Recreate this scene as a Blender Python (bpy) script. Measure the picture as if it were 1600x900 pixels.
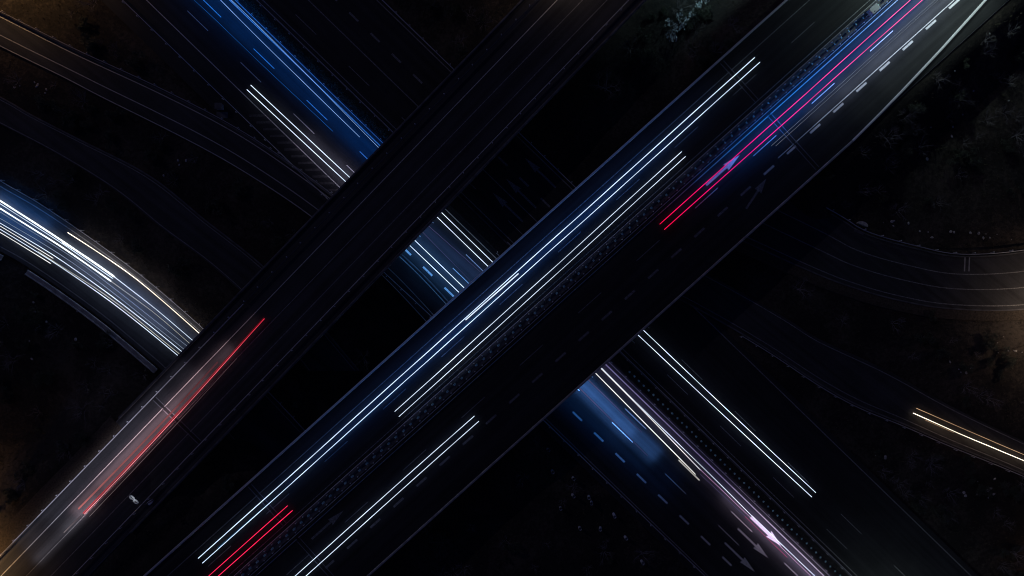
import bpy, bmesh, math, random
from mathutils import Vector, Matrix, noise

R = math.radians
rnd = random.Random(7)
scene = bpy.context.scene
for o in list(bpy.data.objects):
    bpy.data.objects.remove(o)

# ------------------------------------------------------------------ camera, sky, moon, exposure
CAM_H = 160.0                       # a drone 160 m above the lower motorway, looking straight down
FPX = 7.3 * CAM_H                   # 7.3 photo pixels per metre at motorway level
cam_d = bpy.data.cameras.new('camera')
cam = bpy.data.objects.new('camera', cam_d)
scene.collection.objects.link(cam)
cam.location = (0, 0, CAM_H)
cam_d.sensor_width = 36.0
cam_d.lens = 36.0 * FPX / 1600.0
cam_d.clip_end = 5000
scene.camera = cam

MOON_EL, MOON_AZ = 30.0, 140.0      # azimuth measured counter-clockwise from +x: light comes from the upper left
w = bpy.data.worlds.new('World')
scene.world = w
w.use_nodes = True
nt = w.node_tree
bg = nt.nodes['Background']
sky = nt.nodes.new('ShaderNodeTexSky')
sky.sky_type = 'NISHITA'
sky.sun_disc = False
sky.sun_elevation = R(MOON_EL)
sky.sun_rotation = R(90 - MOON_AZ)
sky.air_density = 1.0
sky.dust_density = 0.0
sky.ozone_density = 6.0
tint = nt.nodes.new('ShaderNodeMixRGB'); tint.blend_type = 'MULTIPLY'
tint.inputs[0].default_value = 1.0; tint.inputs[2].default_value = (0.68, 0.52, 1.0, 1)
nt.links.new(sky.outputs[0], tint.inputs[1]); nt.links.new(tint.outputs[0], bg.inputs[0])
bg.inputs[1].default_value = 0.0078

sun_d = bpy.data.lights.new('moon', 'SUN')
sun_d.energy = 0.075
sun_d.angle = R(0.5)
sun_d.color = (0.86, 0.74, 1.0)
sun = bpy.data.objects.new('moon', sun_d)
scene.collection.objects.link(sun)
_d = Vector((math.cos(R(MOON_AZ)) * math.cos(R(MOON_EL)), math.sin(R(MOON_AZ)) * math.cos(R(MOON_EL)), math.sin(R(MOON_EL))))
sun.rotation_euler = _d.to_track_quat('Z', 'Y').to_euler()

scene.view_settings.view_transform = 'Standard'
scene.view_settings.look = 'None'
scene.view_settings.exposure = 0.0
scene.view_settings.gamma = 1.0
scene.view_settings.use_curve_mapping = False
scene.render.engine = 'CYCLES'
scene.cycles.max_bounces = 4
scene.cycles.use_light_tree = True
scene.cycles.filter_width = 1.0

# ------------------------------------------------------------------ survey helpers
ZB = 7.0                            # deck level of both bridges

def at(px, py, z=0.0):
    s = FPX / (CAM_H - z)
    return Vector(((px - 800.0) / s, (450.0 - py) / s, z))

class Frame:
    """straight road axis: u runs along it, v to its right (both in survey pixels), a level z"""
    def __init__(self, x0, y0, ang, z):
        a = R(ang); self.p = (x0, y0); self.z = z
        self.d = (math.cos(a), -math.sin(a)); self.n = (math.sin(a), math.cos(a))
    def pt(self, u, v, dz=0.0):
        q = at(self.p[0] + u * self.d[0] + v * self.n[0], self.p[1] + u * self.d[1] + v * self.n[1], self.z)
        q.z += dz
        return q
    def uv(self, x, y):             # world x, y at this level -> u, v
        s = FPX / (CAM_H - self.z)
        px, py = 800 + x * s - self.p[0], 450 - y * s - self.p[1]
        return px * self.d[0] + py * self.d[1], px * self.n[0] + py * self.n[1]

MAIN = Frame(800, 450, 41.9, ZB)
LEFT = Frame(500, 450, 46.0, ZB)
class FrameW(Frame):
    def __init__(self):
        a = R(44.1); self.p = (800, 500); self.z = 0.0
        self.d = (math.cos(a), math.sin(a)); self.n = (-math.sin(a), math.cos(a))
WAY = FrameW()
PXM = FPX / (CAM_H - ZB)            # pixels per metre on the decks
PXW = 7.3

# ------------------------------------------------------------------ object helpers
C = scene.collection
def link(name, me, mat=None, parent=None):
    o = bpy.data.objects.new(name, me)
    C.objects.link(o)
    if mat is not None and not me.materials:
        me.materials.append(mat)
    if parent is not None:
        o.parent = parent
    return o

def mesh_of(name, verts, faces, mat=None, smooth=False):
    me = bpy.data.meshes.new(name)
    me.from_pydata([tuple(v) for v in verts], [], faces)
    me.update()
    if mat is not None:
        me.materials.append(mat)
    if smooth:
        for p in me.polygons: p.use_smooth = True
    return me

def tag(o, label, cat=None, group=None, kind=None):
    if label: o['label'] = label
    if cat: o['category'] = cat
    if group: o['group'] = group
    if kind: o['kind'] = kind
    return o

def thing(name, label, cat, loc=(0, 0, 0), group=None):
    o = bpy.data.objects.new(name, None)
    o.empty_display_size = 0.3
    o.location = loc
    C.objects.link(o)
    return tag(o, label, cat, group)

def local(parent, pts):
    return [Vector(p) - Vector(parent.location) for p in pts]

def catmull(pts, step=2.0):
    pts = [Vector(p) for p in pts]
    if len(pts) < 3:
        return pts
    P = [pts[0] * 2 - pts[1]] + pts + [pts[-1] * 2 - pts[-2]]
    out = []
    for i in range(1, len(P) - 2):
        a, b, c, d = P[i - 1], P[i], P[i + 1], P[i + 2]
        n = max(2, int((c - b).length / step))
        for k in range(n):
            t = k / n
            out.append(0.5 * ((2 * b) + (c - a) * t + (2 * a - 5 * b + 4 * c - d) * t * t + (3 * b - a - 3 * c + d) * t ** 3))
    out.append(pts[-1])
    return out

def resample(pts, n):
    L = [0.0]
    for a, b in zip(pts, pts[1:]):
        L.append(L[-1] + (b - a).length)
    out, j = [], 0
    for k in range(n):
        t = L[-1] * k / (n - 1)
        while j < len(pts) - 2 and L[j + 1] < t: j += 1
        f = (t - L[j]) / max(1e-9, L[j + 1] - L[j])
        out.append(pts[j].lerp(pts[j + 1], max(0, min(1, f))))
    return out

def length(pts):
    return sum((b - a).length for a, b in zip(pts, pts[1:]))

def side_of(pts):
    """unit right-hand normals (seen from above) along a polyline"""
    out = []
    for i in range(len(pts)):
        t = pts[min(i + 1, len(pts) - 1)] - pts[max(i - 1, 0)]
        t.z = 0; t.normalize()
        out.append(Vector((t.y, -t.x, 0)))
    return out

def sweep(name, pts, profile, mat, parent=None, closed=True, caps=True):
    """profile: (right, up) pairs swept along pts"""
    if parent is not None: pts = local(parent, pts)
    ns = side_of(pts); m = len(profile); V = []; F = []
    for p, n in zip(pts, ns):
        for r, h in profile:
            V.append(p + n * r + Vector((0, 0, h)))
    for i in range(len(pts) - 1):
        for k in range(m if closed else m - 1):
            a, b = i * m + k, i * m + (k + 1) % m
            F.append((a, b, b + m, a + m))
    if closed and caps:
        F.append(tuple(range(m - 1, -1, -1)))
        F.append(tuple((len(pts) - 1) * m + k for k in range(m)))
    return link(name, mesh_of(name, V, F, mat), None, parent)

def sheet(name, left, right, mat, parent=None, n=60):
    l, r = resample(left, n), resample(right, n)
    if parent is not None: l, r = local(parent, l), local(parent, r)
    V = []; F = []
    for a, b in zip(l, r): V += [a, b]
    for i in range(n - 1): F.append((2 * i, 2 * i + 1, 2 * i + 3, 2 * i + 2))
    return link(name, mesh_of(name, V, F, mat), None, parent)

def strip(name, pts, width, mat, parent=None):
    if parent is not None: pts = local(parent, pts)
    ns = side_of(pts); V = []; F = []
    for p, n in zip(pts, ns): V += [p - n * width / 2, p + n * width / 2]
    for i in range(len(pts) - 1): F.append((2 * i, 2 * i + 1, 2 * i + 3, 2 * i + 2))
    return link(name, mesh_of(name, V, F, mat), None, parent)

def box_bm(bm, cx, cy, cz, sx, sy, sz, rot=None):
    M = Matrix.Translation((cx, cy, cz))
    if rot is not None: M = M @ rot
    M = M @ Matrix.Diagonal((sx, sy, sz, 1))
    return bmesh.ops.create_cube(bm, size=1.0, matrix=M)['verts']

def cyl_bm(bm, p, q, r0, r1, seg=8):
    p, q = Vector(p), Vector(q)
    M = Matrix.Translation((p + q) / 2) @ (q - p).to_track_quat('Z', 'Y').to_matrix().to_4x4()
    bmesh.ops.create_cone(bm, cap_ends=True, segments=seg, radius1=r0, radius2=r1, depth=(q - p).length, matrix=M)

def bm_obj(name, bm, mat, parent=None, bevel=0.0, smooth=False):
    if bevel > 0:
        bmesh.ops.bevel(bm, geom=list(bm.edges), offset=bevel, segments=2, affect='EDGES', profile=0.6)
    me = bpy.data.meshes.new(name)
    bm.to_mesh(me); bm.free()
    if smooth:
        for p in me.polygons: p.use_smooth = True
    return link(name, me, mat, parent)

# ------------------------------------------------------------------ materials
def new_mat(name):
    m = bpy.data.materials.new(name); m.use_nodes = True
    t = m.node_tree
    return m, t, t.nodes['Principled BSDF']

def plain(name, col, rough=0.6, metal=0.0, var=0.25, scale=2.0):
    """base colour broken up by noise, with a little relief"""
    m, t, b = new_mat(name)
    tc = t.nodes.new('ShaderNodeTexCoord')
    n = t.nodes.new('ShaderNodeTexNoise'); n.inputs['Scale'].default_value = scale; n.inputs['Detail'].default_value = 6
    r = t.nodes.new('ShaderNodeValToRGB')
    r.color_ramp.elements[0].position = 0.3; r.color_ramp.elements[1].position = 0.7
    r.color_ramp.elements[0].color = [c * (1 - var) for c in col] + [1]
    r.color_ramp.elements[1].color = [min(1, c * (1 + var)) for c in col] + [1]
    t.links.new(tc.outputs['Object'], n.inputs['Vector'])
    t.links.new(n.outputs['Fac'], r.inputs['Fac'])
    t.links.new(r.outputs['Color'], b.inputs['Base Color'])
    b.inputs['Roughness'].default_value = rough
    b.inputs['Metallic'].default_value = metal
    return m

def asphalt(name, ang, base=0.05, tint=(1, 1, 1)):
    """asphalt with grain, patches and long wheel-worn bands along the road direction"""
    m, t, b = new_mat(name)
    L = t.links.new
    geo = t.nodes.new('ShaderNodeNewGeometry')
    mp = t.nodes.new('ShaderNodeMapping'); mp.inputs['Rotation'].default_value = (0, 0, -ang)
    L(geo.outputs['Position'], mp.inputs['Vector'])
    mp2 = t.nodes.new('ShaderNodeMapping'); mp2.inputs['Scale'].default_value = (0.012, 0.55, 1)
    L(mp.outputs[0], mp2.inputs['Vector'])
    band = t.nodes.new('ShaderNodeTexNoise'); band.inputs['Scale'].default_value = 1.6; band.inputs['Detail'].default_value = 4
    L(mp2.outputs[0], band.inputs['Vector'])
    patch = t.nodes.new('ShaderNodeTexNoise'); patch.inputs['Scale'].default_value = 0.12; patch.inputs['Detail'].default_value = 8
    patch.inputs['Roughness'].default_value = 0.65
    L(geo.outputs['Position'], patch.inputs['Vector'])
    grain = t.nodes.new('ShaderNodeTexNoise'); grain.inputs['Scale'].default_value = 5.0; grain.inputs['Detail'].default_value = 6
    grain.inputs['Roughness'].default_value = 0.8
    L(geo.outputs['Position'], grain.inputs['Vector'])
    a1 = t.nodes.new('ShaderNodeMath'); a1.operation = 'MULTIPLY_ADD'
    L(band.outputs['Fac'], a1.inputs[0]); a1.inputs[1].default_value = 1.4; L(patch.outputs['Fac'], a1.inputs[2])
    a2 = t.nodes.new('ShaderNodeMath'); a2.operation = 'MULTIPLY_ADD'
    L(grain.outputs['Fac'], a2.inputs[0]); a2.inputs[1].default_value = 0.9; L(a1.outputs[0], a2.inputs[2])
    r = t.nodes.new('ShaderNodeMapRange'); r.inputs[1].default_value = 1.15; r.inputs[2].default_value = 2.1
    r.inputs[3].default_value = base * 0.4; r.inputs[4].default_value = base * 1.7
    L(a2.outputs[0], r.inputs[0])
    c = t.nodes.new('ShaderNodeMixRGB'); c.blend_type = 'MULTIPLY'; c.inputs[0].default_value = 1
    L(r.outputs[0], c.inputs[1]); c.inputs[2].default_value = (*tint, 1)
    L(c.outputs[0], b.inputs['Base Color'])
    b.inputs['Roughness'].default_value = 0.75
    b.inputs['Specular IOR Level'].default_value = 0.35
    bu = t.nodes.new('ShaderNodeBump'); bu.inputs['Strength'].default_value = 0.25; bu.inputs['Distance'].default_value = 0.02
    L(grain.outputs['Fac'], bu.inputs['Height']); L(bu.outputs[0], b.inputs['Normal'])
    return m

def paint(name, col=(0.72, 0.72, 0.68), wear=0.35):
    m, t, b = new_mat(name); L = t.links.new
    geo = t.nodes.new('ShaderNodeNewGeometry')
    n = t.nodes.new('ShaderNodeTexNoise'); n.inputs['Scale'].default_value = 3.5; n.inputs['Detail'].default_value = 8
    n.inputs['Roughness'].default_value = 0.75
    L(geo.outputs['Position'], n.inputs['Vector'])
    r = t.nodes.new('ShaderNodeValToRGB')
    r.color_ramp.elements[0].position = wear; r.color_ramp.elements[1].position = wear + 0.18
    r.color_ramp.elements[0].color = [c * 0.35 for c in col] + [1]; r.color_ramp.elements[1].color = [*col, 1]
    L(n.outputs['Fac'], r.inputs['Fac']); L(r.outputs[0], b.inputs['Base Color'])
    b.inputs['Roughness'].default_value = 0.6
    return m

def glow(name, c0, s0, c1=None, s1=None):
    """light given off along a streak; colour may change from its first to its last end"""
    m = bpy.data.materials.new(name); m.use_nodes = True
    t = m.node_tree; t.nodes.clear(); L = t.links.new
    out = t.nodes.new('ShaderNodeOutputMaterial'); e = t.nodes.new('ShaderNodeEmission')
    L(e.outputs[0], out.inputs[0])
    if c1 is None: c1, s1 = c0, s0
    at_ = t.nodes.new('ShaderNodeAttribute'); at_.attribute_name = 'along'
    r = t.nodes.new('ShaderNodeValToRGB')
    r.color_ramp.elements[0].color = (*c0, 1); r.color_ramp.elements[1].color = (*c1, 1)
    L(at_.outputs['Fac'], r.inputs['Fac']); L(r.outputs[0], e.inputs['Color'])
    mr = t.nodes.new('ShaderNodeMapRange'); mr.inputs[3].default_value = s0; mr.inputs[4].default_value = s1
    L(at_.outputs['Fac'], mr.inputs[0])
    geo = t.nodes.new('ShaderNodeNewGeometry')
    nz = t.nodes.new('ShaderNodeTexNoise'); nz.inputs['Scale'].default_value = 0.11; nz.inputs['Detail'].default_value = 3
    L(geo.outputs['Position'], nz.inputs['Vector'])
    vr = t.nodes.new('ShaderNodeMapRange'); vr.inputs[1].default_value = .3; vr.inputs[2].default_value = .7; vr.inputs[3].default_value = .6; vr.inputs[4].default_value = 1.3
    L(nz.outputs['Fac'], vr.inputs[0])
    mu = t.nodes.new('ShaderNodeMath'); mu.operation = 'MULTIPLY'
    L(mr.outputs[0], mu.inputs[0]); L(vr.outputs[0], mu.inputs[1]); L(mu.outputs[0], e.inputs['Strength'])
    m.cycles.emission_sampling = 'FRONT'
    return m

A_MAIN, A_LEFT, A_WAY = R(41.9), R(46.0), R(-44.1)
M_ASP_MAIN = asphalt('asphalt_bridge', A_MAIN, 0.030)
M_ASP_LEFT = asphalt('asphalt_slip_bridge', A_LEFT, 0.055)
M_ASP_WAY = asphalt('asphalt_motorway', A_WAY, 0.032)
M_ASP_RAMP = asphalt('asphalt_ramp', R(-38), 0.055)
M_CONC = plain('concrete', (0.42, 0.42, 0.40), 0.85, 0, 0.3, 0.8)
M_CONC_D = plain('concrete_weathered', (0.16, 0.155, 0.15), 0.9, 0, 0.4, 0.6)
M_STEEL = plain('galvanised_steel', (0.58, 0.58, 0.58), 0.5, 0.1, 0.2, 3.0)
M_JOINT = plain('joint_steel', (0.20, 0.20, 0.21), 0.5, 0.2, 0.3, 3.0)
M_RAIL_LIT = plain('lightened_rail', (0.78, 0.77, 0.74), 0.45, 0, 0.12, 3.0)  # rails and parapets lightened in colour to stand for light on them
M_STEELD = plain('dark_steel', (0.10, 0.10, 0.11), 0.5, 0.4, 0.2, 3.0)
M_PAINT = paint('road_paint', (0.80, 0.79, 0.70), 0.32)
M_HATCH = paint('hatch_paint_faded', (0.18, 0.17, 0.16), 0.45)
M_PAINT_H = paint('road_paint_unlit', (0.36, 0.35, 0.34), 0.42)  # road paint darkened for the unlit stretches of the bridge, shade in the colour
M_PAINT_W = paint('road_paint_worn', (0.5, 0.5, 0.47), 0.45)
M_RUBBER = plain('joint_rubber', (0.02, 0.02, 0.02), 0.8)
M_TEAL = plain('glare_blade_plastic', (0.55, 0.90, 0.86), 0.4, 0, 0.1, 4)
M_CAP = plain('post_cap', (0.75, 0.75, 0.74), 0.4, 0, 0.15, 6)
M_WHITE = plain('white_enamel', (0.75, 0.76, 0.78), 0.4, 0, 0.08, 3)
M_DARKMARK = plain('dark_lettering', (0.03, 0.03, 0.035), 0.6)
M_TUBE = plain('tree_guard_plastic', (0.85, 0.90, 0.93), 0.4, 0, 0.08, 4)
M_BARK = plain('bare_twigs', (0.33, 0.30, 0.29), 0.9, 0, 0.35, 5)
M_LEAF = plain('dark_leaves', (0.09, 0.10, 0.065), 0.7, 0, 0.45, 3)
M_LEAFP = plain('lit_leaves', (0.68, 0.78, 0.76), 0.45, 0, 0.4, 3)  # leaf colour raised in place of the light striking the bush
M_BED = plain('median_soil', (0.03, 0.028, 0.026), 0.95, 0, 0.5, 2.0)
M_GRAVEL = plain('gravel_verge', (0.085, 0.066, 0.045), 0.95, 0, 0.5, 3.0)
M_STONE = plain('pale_stone', (0.62, 0.58, 0.52), 0.9, 0, 0.3, 2)
M_GRASS = plain('dry_grass', (0.11, 0.095, 0.055), 0.9, 0, 0.45, 0.5)

def ground_mat():
    m, t, b = new_mat('scrub_ground'); L = t.links.new
    geo = t.nodes.new('ShaderNodeNewGeometry')
    big = t.nodes.new('ShaderNodeTexNoise'); big.inputs['Scale'].default_value = 0.06; big.inputs['Detail'].default_value = 10
    big.inputs['Roughness'].default_value = 0.7; big.inputs['Distortion'].default_value = 0.6
    L(geo.outputs['Position'], big.inputs['Vector'])
    fine = t.nodes.new('ShaderNodeTexNoise'); fine.inputs['Scale'].default_value = 1.4; fine.inputs['Detail'].default_value = 8
    fine.inputs['Roughness'].default_value = 0.75
    L(geo.outputs['Position'], fine.inputs['Vector'])
    a = t.nodes.new('ShaderNodeMath'); a.operation = 'MULTIPLY_ADD'
    L(fine.outputs['Fac'], a.inputs[0]); a.inputs[1].default_value = 0.7; L(big.outputs['Fac'], a.inputs[2])
    r = t.nodes.new('ShaderNodeValToRGB'); e = r.color_ramp.elements
    e[0].position = 0.62; e[0].color = (0.011, 0.010, 0.009, 1)
    e[1].position = 1.08; e[1].color = (0.10, 0.08, 0.058, 1)
    k = e.new(0.84); k.color = (0.033, 0.027, 0.020, 1)
    L(a.outputs[0], r.inputs['Fac']); L(r.outputs[0], b.inputs['Base Color'])
    b.inputs['Roughness'].default_value = 0.95
    bu = t.nodes.new('ShaderNodeBump'); bu.inputs['Strength'].default_value = 0.8; bu.inputs['Distance'].default_value = 0.25
    L(fine.outputs['Fac'], bu.inputs['Height']); L(bu.outputs[0], b.inputs['Normal'])
    return m
M_GROUND = ground_mat()

# ------------------------------------------------------------------ curved side roads (survey points, metres above datum)
def pxline(pts, z): return catmull([at(x, y, z) for x, y in pts], 2.0)
RAMP_IN = [(-150, 205), (-60, 250), (20, 296), (57, 317), (110, 352), (167, 392), (233, 442), (313, 511), (380, 574), (470, 668), (560, 770)]
RAMP_OUT = [(-190, 300), (-80, 350), (-5, 390), (37, 413), (100, 455), (167, 505), (230, 558), (257, 582), (320, 645), (400, 735), (480, 830)]
ROADA_U = [(-150, -55), (0, 22), (107, 76), (143, 93), (250, 142), (357, 197), (440, 250), (540, 325), (650, 420), (760, 540)]
ROADA_L = [(-150, -5), (0, 73), (100, 122), (157, 152), (287, 217), (377, 267), (480, 335), (590, 425), (690, 530)]
ROADB_U = [(-150, 80), (0, 153), (43, 178), (117, 216), (233, 276), (320, 345), (400, 408), (470, 475), (560, 580)]
ROADB_L = [(-150, 120), (0, 194), (95, 244), (183, 300), (250, 355), (327, 412), (400, 480), (480, 580)]
CURVE_U = [(1080, 225), (1180, 275), (1300, 336), (1350, 366), (1433, 390), (1500, 402), (1600, 395), (1700, 370), (1800, 330)]
CURVE_L = [(1020, 300), (1130, 360), (1267, 423), (1333, 448), (1400, 467), (1483, 481), (1600, 482), (1720, 460), (1830, 420)]
R2_U = [(940, 345), (1060, 405), (1150, 452), (1233, 500), (1277, 528), (1360, 566), (1407, 590), (1483, 633), (1600, 690), (1750, 760)]
R2_L = [(900, 395), (1010, 440), (1110, 492), (1200, 545), (1283, 600), (1343, 633), (1407, 659), (1483, 692), (1600, 740), (1750, 810)]
Z_RAMP, Z_A, Z_B, Z_CV, Z_R2 = 0.3, 0.12, 0.06, 0.16, 0.1
ROADS = []
for nm, U, Lw, z in (('ramp', RAMP_IN, RAMP_OUT, Z_RAMP), ('a', ROADA_U, ROADA_L, Z_A), ('b', ROADB_U, ROADB_L, Z_B),
                     ('c', CURVE_U, CURVE_L, Z_CV), ('r', R2_U, R2_L, Z_R2)):
    l, r_ = resample(pxline(U, z), 60), resample(pxline(Lw, z), 60)
    ROADS.append((nm, l, r_, z, [(a + b) / 2 for a, b in zip(l, r_)], [(a - b).length / 2 for a, b in zip(l, r_)]))

# ------------------------------------------------------------------ the ground: one sheet with embankments under the bridge ends
def smooth(a, b, x):
    t = max(0.0, min(1.0, (x - a) / (b - a))); return t * t * (3 - 2 * t)

def ground_height(x, y):
    h = 0.9 * (noise.noise(Vector((x * 0.035, y * 0.035, 1.7)))) + 0.35 * noise.noise(Vector((x * 0.13, y * 0.13, 4.2))) + 0.12 * noise.noise(Vector((x * 0.5, y * 0.5, 9.0)))
    h = h * 0.9 + 0.15
    u, v = WAY.uv(x, y)
    k = smooth(0, 70, max(-228 - v, v - 92))
    h = h * k - 0.28 * (1 - k)
    for nm, l, r_, z, cen, hw in ROADS:
        best = 1e9
        for c_, q in zip(cen[::2], hw[::2]):
            dd = math.hypot(x - c_.x, y - c_.y) - q
            if dd < best: best = dd
        k = smooth(0.8, 7.0, best)
        h = h * k + (z - 0.3) * (1 - k)
    e = 0.0
    u, v = MAIN.uv(x, y)
    kk = max(smooth(420, 520, u), smooth(-470, -560, u))
    e = max(e, kk * (1 - smooth(0, 88, max(-52 - v, v - 190))))
    u, v = LEFT.uv(x, y)
    kk = smooth(-318, -400, u)
    e = max(e, kk * (1 - smooth(0, 88, max(-100 - v, v - 66))))
    return h * (1 - e) + (ZB - 0.3 + 0.25 * h) * e

def axis(n, core, far):
    out = []
    for i in range(n + 1):
        t = -1 + 2 * i / n
        a = abs(t)
        val = a * core / 0.86 if a < 0.86 else core + (far - core) * ((a - 0.86) / 0.14) ** 2.2
        out.append(math.copysign(val, t))
    return out
XS, YS = axis(230, 128, 1600), axis(160, 80, 1600)
V = []; F = []
for yy in YS:
    for xx in XS:
        V.append((xx, yy, ground_height(xx, yy) if abs(xx) < 400 and abs(yy) < 400 else 0.0))
nx = len(XS)
for j in range(len(YS) - 1):
    for i in range(nx - 1):
        F.append((j * nx + i, j * nx + i + 1, (j + 1) * nx + i + 1, (j + 1) * nx + i))
gr = link('ground', mesh_of('ground', V, F, M_GROUND, True))
tag(gr, 'dark rough scrub ground between the roads', None, None, 'structure')

# ------------------------------------------------------------------ the lower motorway
def line_pts(fr, v, u0, u1, dz): return [fr.pt(u0, v, dz), fr.pt(u1, v, dz)]
UW0, UW1 = -1500, 1500
way_l = sheet('motorway', [WAY.pt(UW0, -78), WAY.pt(UW1, -78)], [WAY.pt(UW0, 88), WAY.pt(UW1, 88)], M_ASP_WAY, n=2)
tag(way_l, 'near carriageway of the sunken motorway, lit blue by headlights', None, None, 'structure')
way_r = sheet('motorway', [WAY.pt(UW0, -220), WAY.pt(UW1, -220)], [WAY.pt(UW0, -82), WAY.pt(UW1, -82)], M_ASP_WAY, n=2)
tag(way_r, 'far dark carriageway of the sunken motorway', None, None, 'structure')

def dashes(fr, v, u_first, period, dash, width, dz, mat, parent, u0, u1, name='lane_dash'):
    me = None
    k = math.ceil((u0 - u_first) / period)
    while True:
        uc = u_first + k * period
        if uc > u1: break
        p, q = fr.pt(uc - dash / 2, v, dz), fr.pt(uc + dash / 2, v, dz)
        c = (p + q) / 2
        if me is None:
            d = (q - p) / 2; n = Vector((d.y, -d.x, 0)).normalized() * width / 2
            me = mesh_of(name, [-d - n, -d + n, d + n, d - n], [(0, 1, 2, 3)], mat)
        o = link(name, me, None, parent); o.location = c - Vector(parent.location)
        k += 1

def arrow_mark(fr, v, u0, u1, dz, mat, parent, wid=0.42, head=1.5, rot=0.0, skew=0.0):
    """straight-ahead arrow painted on a lane, tail at u0 and tip at u1"""
    p, q = fr.pt(u0, v, dz), fr.pt(u1, v + skew, dz)
    d = (q - p); Ln = d.length; d.normalize(); n = Vector((d.y, -d.x, 0))
    hl = Ln * 0.40; a = wid / 2; b = head / 2
    V = [p - n * a, p + n * a, q - d * hl + n * a, q - d * (hl + 0.15) + n * b, q, q - d * (hl + 0.15) - n * b, q - d * hl - n * a]
    V = local(parent, V)
    return link('arrow_marking', mesh_of('arrow_marking', V, [(0, 1, 2, 6), (2, 3, 4), (6, 2, 4), (6, 4, 5)], mat), None, parent)

Z1 = 0.008
for par, v, wd, mt in ((way_l, -52, .2, M_PAINT), (way_r, -88, .2, M_PAINT_W), (way_r, -212, .22, M_PAINT_W)):
    strip('edge_line', line_pts(WAY, v, -1200, 1200, Z1), wd, mt, par)
strip('edge_line', line_pts(WAY, 38.5, -1200, -255, Z1), .2, M_PAINT, way_l)
strip('edge_line', line_pts(WAY, 74, -230, 1200, Z1), .2, M_PAINT_W, way_l)
strip('edge_line', line_pts(WAY, -137.5, -1200, -60, Z1), .2, M_PAINT_W, way_r)
dashes(WAY, -23.5, -447, 115.5, 45, 0.17, Z1, M_PAINT, way_l, -800, 760)
dashes(WAY, 6, -447, 115.5, 45, 0.17, Z1, M_PAINT, way_l, -800, 760)
dashes(WAY, 37, -194, 46.5, 20, 0.42, Z1, M_PAINT, way_l, -240, 760)
dashes(WAY, -107.5, -437, 115.5, 45, 0.17, Z1, M_PAINT_W, way_r, -800, 760)
dashes(WAY, -140, -437, 115.5, 45, 0.17, Z1, M_PAINT_W, way_r, -20, 760)
dashes(WAY, -168, -507, 46.3, 20, 0.42, Z1, M_PAINT_W, way_r, -560, 60)
arrow_mark(WAY, -39.3, 482, 548, Z1, M_PAINT, way_l, 0.75, 1.7)
arrow_mark(WAY, -11.6, 480, 546, Z1, M_PAINT, way_l)
arrow_mark(WAY, 18.5, 481, 546, Z1, M_PAINT, way_l)
for v, a, b in ((-196, -95, -162), (-152, -95, -160), (-122, -95, -160)):
    arrow_mark(WAY, v, a, b, Z1, M_PAINT_W, way_r)
for k in range(19):                               # painted hatching on the nose beside the exit
    u = -500 + k * 15.2
    o = strip('hatch_stripe', [WAY.pt(u, 39.5, Z1), WAY.pt(u - 17, 39.5 + 17, Z1)], 0.5, M_HATCH, way_l)
med = sheet('median_strip', [WAY.pt(UW0, -82), WAY.pt(UW1, -82)], [WAY.pt(UW0, -78), WAY.pt(UW1, -78)], M_CONC_D, n=2)
tag(med, 'weathered concrete strip between the motorway carriageways', None, None, 'structure')
med.location.z = 0.02
med2 = sweep('median_bed', [WAY.pt(-1200, -70), WAY.pt(1200, -70)], [(-1.35, 0.004), (-1.2, .12), (1.2, .12), (1.35, 0.004)], M_BED, closed=False)
tag(med2, 'gravel bed along the middle of the motorway', None, None, 'structure')

# ------------------------------------------------------------------ side roads
names = {'ramp': ('slip_road', 'curved slip road at the left full of white light streaks', M_ASP_RAMP),
         'a': ('access_road', 'dark two-lane road running down from the upper left corner', M_ASP_RAMP),
         'b': ('service_road', 'narrow dark road between the slip road and the upper left road', M_ASP_RAMP),
         'c': ('curved_road', 'wide bending road under warm light at the right', M_ASP_RAMP),
         'r': ('country_road', 'road at the lower right carrying one warm white streak pair', M_ASP_RAMP)}
RO = {}
for nm, l, r_, z, cen, hw in ROADS:
    o = sheet(names[nm][0], l, r_, names[nm][2], n=60)
    tag(o, names[nm][1], None, None, 'structure')
    RO[nm] = (o, l, r_, z)
def lerp_line(nm, f, dz=Z1):
    o, l, r_, z = RO[nm]
    return [a.lerp(b, f) + Vector((0, 0, dz)) for a, b in zip(l, r_)]
for nm, fs in (('ramp', (0.06, 0.93)), ('a', (0.08, 0.64, 0.97)), ('b', (0.06, 0.94)), ('r', (0.08, 0.90))):
    for f in fs: strip('edge_line', lerp_line(nm, f), 0.17, M_PAINT if nm == 'a' else M_PAINT_W, RO[nm][0])
for f in (0.33, 0.62, 0.93): strip('edge_line', lerp_line('c', f), 0.2, M_PAINT_W, RO['c'][0])
for cen, nm in (((1510, 0), 'c'),):
    # the twin steel strips of a drainage slot across the bend
    for px in (1508, 1515):
        a, b = at(px, 400, Z_CV + .012), at(px - 1, 424, Z_CV + .012)
        strip('drain_slot', [a, b], 0.28, M_CONC, RO['c'][0])
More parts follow.
